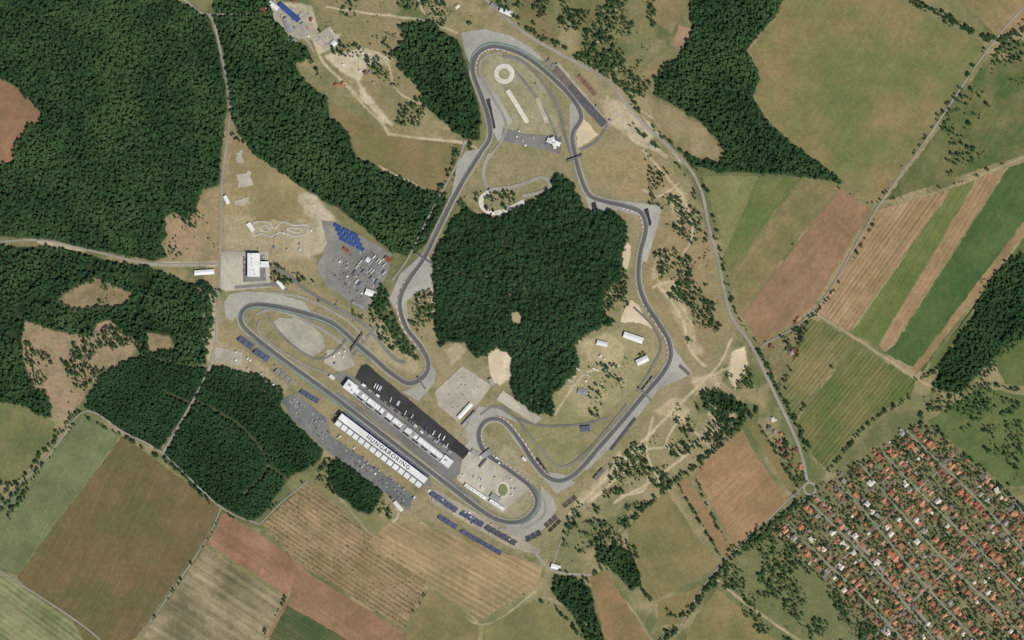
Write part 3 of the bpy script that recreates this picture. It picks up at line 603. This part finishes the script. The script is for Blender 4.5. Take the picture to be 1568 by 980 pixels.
STR=surf('street_asphalt',(142,138,126),(122,118,106),fine=.2)
def vp(a,b,i):
    b2=b+5*math.sin(a/80+i*1.3); return (O[0]+a*u[0]+b2*v_[0],O[1]+a*u[1]+b2*v_[1])
for i in range(-2,9):
    b=i*46+4+(i*7%5)
    pts=[]
    for a in range(-60,420,10):
        p=vp(a,b,i); q=P(*p)
        if inpoly(np.array([q[0]]),np.array([q[1]]),VW)[0]: pts.append(p)
    if len(pts)>2:
        ribbon('village_street',pts,4.2,1.2+.003*i,STR,sm=False); excl_line(pts,6)
    for s in (-1,1):
        a=-60
        while a<420:
            a+=random.uniform(8.5,14)
            for back in (0,1,2):
                if back and random.random()<.62: continue
                if random.random()<.08: continue
                off=(random.uniform(7,12),random.uniform(13,17),random.uniform(17,22))[back]
                x,y=vp(a+random.uniform(-2.5,2.5),b+s*off,i)
                if not (1170<x<1600 and 630<y<1010): continue
                wx,wy=P(x,y)
                if not inpoly(np.array([wx]),np.array([wy]),VW)[0]: continue
                o=bpy.data.objects.new('village_house',random.choice(HM)); col.objects.link(o)
                o.location=(wx,wy,0); an=math.atan2(-u[1],u[0])+random.choice([0,math.pi/2,math.pi/2])+random.gauss(0,.09)+(math.pi if random.random()<.5 else 0)
                o.rotation_euler=(0,0,an); sc=random.uniform(.8,1.3)*(1 if not back else .62); o.scale=(sc,sc,sc); HX.append((wx,wy,back)); nh+=1
for a in (108,228):
    pts=[(O[0]+a*u[0]+b*v_[0],O[1]+a*u[1]+b*v_[1]) for b in range(-60,360,20)]
    pts=[p for p in pts if inpoly(np.array([P(*p)[0]]),np.array([P(*p)[1]]),VW)[0]]
    ribbon('village_street',pts,4.2,1.16+a*.0001,STR,sm=False); excl_line(pts,6)
for hx,hy,bk in HX:
    i=int((hx-gx[0])/G); j=int((hy-gy[0])/G); k=1 if bk else 2
    if 3<i<len(gx)-4 and 3<j<len(gy)-4: EX[j-k:j+k+1,i-k:i+k+1]=True
scatter('garden_trees',VIL,7,CS,.35,1.1,clump=.4,prob=.8,pw=1.6)
scatter('garden_trees',VIL,12,CB,.35,.85,prob=.8)
for x,y in ((1178,655),(1186,662),(1192,678),(1200,690),(1206,700),(1212,712),(1196,664),(1218,690),(1225,715),(1183,642),(1212,540),(1180,530),(1222,488),(1218,755),(515,130),(560,112),(525,128),(1218,494),(470,45),(476,30),(430,50),(450,2),(700,10)):
    o=bpy.data.objects.new('roadside_house',random.choice(HM)); col.objects.link(o); wx,wy=P(x,y); o.location=(wx,wy,0); o.rotation_euler=(0,0,random.uniform(0,3))
# ------------------------------------------------------------ circuit buildings
WR=surf('white_roof_sheet',(222,222,218),(202,202,198),fine=.08); GR=surf('grey_roof',(150,150,148),(128,128,126)); DKR=surf('dark_roof',(52,54,56)); FAC=surf('facade_panel',(170,170,166)); BLU=surf('blue_seats',(56,70,108),(72,84,118)); BLR=surf('blue_roof',(58,84,142),(48,70,120)); STEEL=surf('steel',(110,112,114)); TAN=surf('seat_boards',(106,92,80),(84,76,70)); CON=surf('stand_concrete',(144,140,130)); REDR=surf('red_roof',(146,76,62)); DKS=surf('dark_seats',(58,62,72),(74,76,84))
def building(name,a,b,wpx,H,roof=WR,units=True,gable=False):
    fr,L=frame(a,b); W=wpx*S; m=MB()
    m.box(fr,L/2,0,0,L,W,H,0)
    for z in np.arange(1,H-1.5,3.4):
        for s in (-1,1): m.box(fr,L/2,s*(W/2+.02),z,L*.94,.08,1.4,2)
    if gable: m.roof(fr,L/2,0,H,L+1,W+1,min(4,W*.18),1,0.2)
    else:
        m.box(fr,L/2,0,H,L+.8,W+.8,.5,1)
        for s in (-1,1): m.box(fr,L/2,s*(W/2+.2),H+.5,L+.8,.3,.7,0); m.box(fr,L/2+s*(L/2+.2),0,H+.5,.3,W+.1,.7,0)
        if units:
            for k in range(max(1,int(L/10))): m.box(fr,(k+random.uniform(.2,.8))*10 if L>10 else L/2,random.uniform(-.25,.25)*W,H+.5,random.uniform(1.5,4),random.uniform(1.5,3),1.3,3)
    excl_line([a,b],W+6)
    return m.obj(name,[FAC,roof,GLASS,GR])
def stand(name,a,b,wpx,H,seat=BLU,flip=1,blocks=6):
    fr,L=frame(a,b); W=wpx*S; m=MB(); n=7; bl=L/blocks
    for k in range(blocks):
        for i in range(n):
            d=W/n; y=flip*(-W/2+(i+.5)*d); z=H*(i+1)/n
            m.box(fr,(k+.5)*bl,y,0,bl-1.6,d-.02,z,1); m.box(fr,(k+.5)*bl,y+flip*d*.1,z,bl-2,d*.76,.4,0)
        m.box(fr,(k+.5)*bl,flip*(W/2+.15),0,bl-1.6,.2,H+1.2,2)
    excl_line([a,b],W+6)
    return m.obj(name,[seat,CON,STEEL])
fr,L=frame((519,640),(650,739)); W=40; m=MB(); H=17
nseg=15; sg=L/nseg
for i in range(11): m.box(fr,L/2,W/2+2-i*2.9,0,L,2.88,1.5+i*1.2,1)
for k in range(nseg):
    for i in range(11): m.box(fr,(k+.5)*sg,W/2+2.3-i*2.9,1.5+i*1.2,sg-1.6,1.7,.5,0)
m.box(fr,L/2,-W/2+3.5,0,L,7,H-3,2)
for z in (2,6,10): m.box(fr,L/2,-W/2-.05,z,L*.96,.1,1.6,5)
for k in range(nseg+1): m.box(fr,k*sg,-W/2+1,0,.7,1.2,H+3,3); m.box(fr,k*sg,-2,H+1.4,.7,W*.9,.9,3)
for k in range(nseg):
    m.box(fr,(k+.5)*sg,-W*.31,H-.5,sg-1.6,W*.34,.5,4)
    m.box(fr,(k+.5)*sg,-W*.09,H-2.4,sg-1,W*.07,.3,3)
m.box(fr,L/2,W*.17,H+2.4,L+1,W*.44,.5,4)
main=m.obj('main_grandstand',[BLU,CON,FAC,STEEL,WR,GLASS])
cu=bpy.data.curves.new('roof_lettering','FONT'); cu.body='HUNGARORING'; cu.size=16; cu.offset=.22; cu.extrude=.15; cu.align_x='CENTER'; cu.align_y='CENTER'; cu.space_character=1.3
t=bpy.data.objects.new('roof_lettering',cu); col.objects.link(t); t.data.materials.append(DKR)
t.parent=main; t.rotation_euler=(0,0,fr[2]); yy=W*.17
t.location=(fr[0]+L*.56*math.cos(fr[2])-yy*math.sin(fr[2]),fr[1]+L*.56*math.sin(fr[2])+yy*math.cos(fr[2]),H+3.1)
excl_line([(522,640),(652,736)],W+8)
fr,L=frame((530,588),(690,712)); m=MB(); W=14*S
m.box(fr,L/2,0,0,L,W,9,0)
for k in range(34):
    m.box(fr,(k+.5)*L/34,-W/2-.05,0,L/34-1.6,.12,4,2)
    r=random.random(); m.box(fr,(k+.5)*L/34,W*.12,9,L/34-.4,W*.44,.9,1 if r<.85 else 3)
    if random.random()<.5: m.box(fr,(k+.3)*L/34,W*.12+random.uniform(-3,3),9.9,2.2,1.8,1,3)
    m.box(fr,(k+.5)*L/34,-W*.32,9,L/34-.6,W*.2,.3,4 if k%3 else 3)
m.box(fr,14,2,0,32,26,15,0); m.box(fr,14,2,15,33,27,.6,1); m.box(fr,10,4,15.6,8,6,2,3); m.box(fr,22,-3,15.6,4,4,1.5,3)
m.box(fr,L-14,2,0,28,22,12,0); m.box(fr,L-14,2,12,29,23,.6,1); m.box(fr,L-18,3,12.6,7,5,2,3)
for k in range(5): m.box(fr,L*.22+k*L*.12,3,9.95,10,12,3.4,0); m.box(fr,L*.22+k*L*.12,3,13.4,10.6,12.6,.4,1)
m.obj('pit_building',[FAC,WR,GLASS,GR,DKR])
for k in range(14):
    x=556+k*10+random.uniform(-2,2); y=589+k*7.75+random.uniform(-1,1)
    building('paddock_pavilion',(x,y),(x+random.uniform(3,6),y+random.uniform(3,4)),random.uniform(3,4.2),4,random.choice([WR,WR,GR,DKR]),True,False)
building('office_building',(389,388),(389,424),19,12); building('courtyard_wing',(398,405),(412,405),9,7)
building('sheds_building',(298,418),(328,416),7,5,WR,gable=True)
for a,b,w,h,r,g in [((702,640),(722,618),6,6,WR,True),((708,652),(728,630),4,5,GR,True),((712,742),(745,764),5,5,WR,False),((750,766),(772,780),5,5,WR,False),((738,700),(752,690),8,5,GR,False),((752,758),(764,766),8,6,GR,False),((955,512),(984,522),9,6,WR,True),((975,556),(992,548),9,7,WR,True),
 ((914,524),(930,528),7,5,WR,True),((838,214),(858,222),7,6,WR,False),((846,210),(850,228),5,7,WR,False),((428,6),(458,32),8,6,BLR,True),((436,28),(446,50),8,6,GR,True),((412,4),(426,14),7,6,WR,True),((462,36),(470,50),6,5,GR,True),((766,14),(784,22),8,6,WR,True),((752,6),(762,14),6,5,GR,True),
 ((506,72),(514,64),8,5,WR,True),((560,446),(576,452),9,6,WR,True),((590,394),(598,400),6,5,REDR,True),((540,462),(556,470),5,4,GR,True),((526,380),(534,386),4,5,REDR,True),((885,598),(900,602),9,3,GR,True),((844,866),(858,870),7,5,WR,True),((440,58),(456,64),6,5,GR,True),((400,10),(408,22),6,5,REDR,True),
 ((380,342),(388,354),6,4,WR,True),((344,300),(350,312),5,5,WR,True),((425,430),(435,442),5,5,WR,True),((604,768),(616,782),5,4,WR,True),((1215,534),(1219,546),6,5,REDR,True),((750,580),(754,590),5,5,GR,True),((505,575),(512,580),5,5,WR,True),((820,128),(828,140),3,4,GR,True),((722,690),(732,696),6,4,GR,False),((800,700),(806,706),4,4,WR,False)]:
    building('circuit_building' if a[1]>60 else 'farm_building',a,b,w,h,r,True,g)
for k in range(4):
    for j in range(3):
        x0=512+k*3+j*13; y0=344+k*7+j*6.5
        building('blue_marquee',(x0,y0),(x0+10,y0+5),4.6,4,BLR,False,True)
for a,b,w,h,s,fl,n in [((366,517),(388,532),10,8,BLU,-1,3),((390,536),(412,551),10,8,BLU,-1,3),((422,566),(452,588),8,8,CON,-1,4),((460,598),(488,615),8,6,BLU,-1,3),((660,754),(700,782),9,7,BLU,-1,5),((706,784),(740,804),9,7,BLU,-1,5),((744,806),(790,832),9,7,DKS,-1,6),((672,790),(700,808),8,6,BLU,-1,4),((706,812),(768,848),7,6,BLU,-1,7),
 ((850,106),(872,132),12,7,TAN,1,2),((872,132),(893,156),12,7,DKS,1,2),((893,156),(926,192),12,8,DKS,1,3),((886,116),(912,146),7,6,surf('brown_boards',(130,88,72)),1,3),((838,92),(850,106),8,6,CON,1,2),
 ((805,826),(828,814),9,6,DKS,-1,3),((834,806),(852,790),8,6,TAN,-1,3),((840,814),(858,796),5,6,TAN,-1,3),((888,657),(904,656),9,5,BLU,1,2),((985,600),(1002,578),6,5,CON,1,3),((862,776),(882,760),7,6,TAN,-1,3),
 ((910,735),(925,718),6,4,STEEL,1,2),((1040,560),(1056,574),5,4,TAN,1,2),((420,558),(440,572),3,4,CON,-1,2)]:
    stand('grandstand',a,b,w,h,s,fl,n)
for k in range(7): stand('bleacher',(968-k*5.5,648+k*7),(974-k*5.5,640+k*7),4,3,DKS,1,1)
for a,b in (((538,536),(556,510)),((636,388),(662,404)),((870,246),(892,238)),((978,594),(998,614)),((744,704),(734,716)),((640,578),(652,596))):
    fr,L=frame(a,b); m=MB(); m.box(fr,L/2,0,6,L,4,.6,0)
    for s in (-1,1): m.box(fr,L/2,s*1.9,6.6,L,.15,1.2,1)
    for x in (1,L-1): m.box(fr,x,0,0,1.2,3.4,6,0)
    for k in range(3): m.box(fr,-1.5*(k+.5),0,0,1.5,4,6-2*k-.5,0)
    m.obj('footbridge',[STEEL,FAC])
# vehicles
PAINT=rampmat('vehicle_paint',[(226,226,224),(48,50,54),(150,154,158),(110,48,44),(52,66,96),(206,206,202),(90,92,96),(180,182,184)],.03); TYRE=surf('tyre_rubber',(24,24,24))
def wheel(m,x,y,r,w):
    b=len(m.v);n=10
    for yy in (y-w/2,y+w/2):
        for i in range(n): t=2*math.pi*i/n; m.v.append((x+r*math.cos(t),yy,r+r*math.sin(t)))
    for i in range(n): j=(i+1)%n; m.f.append((b+i,b+j,b+n+j,b+n+i)); m.m.append(2)
    m.f.append(tuple(b+i for i in range(n)));m.m.append(2); m.f.append(tuple(b+n+i for i in range(n)));m.m.append(2)
m=MB(); fr0=(0,0,0); m.box(fr0,0,0,.35,4.5,1.8,.6,0); m.box(fr0,-.2,0,.95,2.5,1.65,.5,1,.82); m.box(fr0,-.2,0,1.45,1.9,1.3,.05,0)
for x in (-1.4,1.4):
    for y in (-.85,.85): wheel(m,x,y,.34,.22)
CAR=m.mesh('parked_car',[PAINT,GLASS,TYRE])
m=MB(); m.box(fr0,-1.5,0,1,11,2.5,2.9,0); m.box(fr0,5.3,0,.5,2.2,2.4,2.6,0); m.box(fr0,6.3,0,1.7,.3,2.2,1,1)
for x in (-6,-4.7,2,5.2):
    for y in (-1.05,1.05): wheel(m,x,y,.5,.3)
TRK=m.mesh('parked_truck',[rampmat('truck_paint',[(226,226,224),(216,214,208),(184,188,194),(84,98,130),(196,198,200)],.03),GLASS,TYRE])
m=MB(); m.box(fr0,0,0,0,5,4,2.4,0); m.roof(fr0,0,0,2.4,5.8,4.8,1.3,1,2.3); m.box(fr0,0,-2.03,1,3.4,.06,1.1,2); m.box(fr0,0,-2.5,.95,3.6,.9,.08,0)
KSK=m.mesh('kiosk',[FAC,rampmat('kiosk_roof',[(214,214,210),(200,198,190),(150,150,146),(90,108,150),(170,162,148)],.05),GLASS])
def vehicles(me,pts,n,ang,row=0):
    w=[P(*p) for p in pts]; xs=[p[0] for p in w];ys=[p[1] for p in w]; k=0;tries=0; used=set()
    while k<n and tries<n*30:
        tries+=1; x=random.uniform(min(xs),max(xs)); y=random.uniform(min(ys),max(ys))
        if row:
            r=-x*math.sin(ang)+y*math.cos(ang); s=x*math.cos(ang)+y*math.sin(ang); r=round(r/row); s=round(s/3.4)
            if (r,s) in used: continue
            used.add((r,s)); r*=row; s*=3.4
            x=s*math.cos(ang)-r*math.sin(ang); y=s*math.sin(ang)+r*math.cos(ang)
        if inpoly(np.array([x]),np.array([y]),w)[0]:
            o=bpy.data.objects.new(me.name.split('.')[0],me); col.objects.link(o); o.location=(x,y,1.3); o.rotation_euler=(0,0,ang+math.pi/2+random.gauss(0,.06)); k+=1
a0=A((551,560),(716,690))
vehicles(CAR,[(510,395),(560,380),(595,400),(560,470),(505,430)],80,a0,10); vehicles(TRK,[(560,385),(598,392),(590,425),(560,440),(535,425),(545,405)],24,a0,16)
vehicles(CAR,[(436,614),(456,606),(510,662),(500,685)],40,a0,12); vehicles(CAR,[(372,392),(405,390),(408,430),(372,432)],18,0,12)
vehicles(TRK,[(552,574),(558,572),(690,678),(684,686)],16,a0+.2,14); vehicles(CAR,[(672,605),(706,572),(740,592),(700,640)],20,a0+1.57,10)
vehicles(CAR,[(520,675),(545,690),(625,762),(618,775),(540,715)],40,a0,10); vehicles(CAR,[(480,60),(505,45),(515,60),(500,76)],20,.6,9)
vehicles(TRK,[(880,540),(960,540),(900,620),(860,630)],6,1,0)
for w,n,an in (([(700,690),(760,700),(800,740),(770,780),(705,735)],20,a0),([(500,390),(590,400),(560,470)],8,a0),([(655,748),(800,822),(790,836),(660,770)],16,a0),([(850,95),(940,190),(930,200),(845,105)],10,A((850,95),(940,190))),([(330,530),(372,540),(430,600),(415,600),(365,560)],12,a0),
    ([(495,535),(540,535),(530,570),(500,570)],6,a0),([(780,196),(860,212),(850,232),(790,220)],8,.1),([(890,530),(950,540),(930,600),(880,600)],8,.8),([(375,350),(480,350),(470,385),(380,385)],8,.2),([(520,660),(640,765),(630,775),(510,680)],16,a0),([(415,0),(480,20),(480,60),(420,50)],12,.7),([(490,80),(560,80),(590,130),(540,130)],7,.4)):
    vehicles(KSK,w,n,an,0)
# ------------------------------------------------------------ light, sky, camera
az=math.radians(140); el=math.radians(52)
d=Vector((math.sin(az)*math.cos(el),math.cos(az)*math.cos(el),math.sin(el)))
sl=bpy.data.lights.new('sun','SUN'); sl.energy=3.9; sl.angle=math.radians(.53); sl.color=(1,.96,.88)
so=bpy.data.objects.new('sun',sl); col.objects.link(so); so.rotation_euler=d.to_track_quat('Z','Y').to_euler(); so.location=(500,-500,900)
w=bpy.data.worlds.new('World'); scene.world=w; w.use_nodes=True; nt=w.node_tree
sk=nt.nodes.new('ShaderNodeTexSky'); sk.sky_type='NISHITA'; sk.sun_disc=False; sk.sun_elevation=el; sk.sun_rotation=az
bg=nt.nodes['Background']; bg.inputs[1].default_value=.08; nt.links.new(sk.outputs[0],bg.inputs[0])
cam=bpy.data.cameras.new('camera'); co=bpy.data.objects.new('camera',cam); col.objects.link(co)
co.location=(0,0,9000); cam.sensor_width=36; cam.lens=36*9000/(1568*S); cam.clip_start=10; cam.clip_end=120000
scene.camera=co
scene.view_settings.view_transform='Standard'; scene.view_settings.look='None'; scene.view_settings.exposure=0
print('trees',NT,'houses',nh)
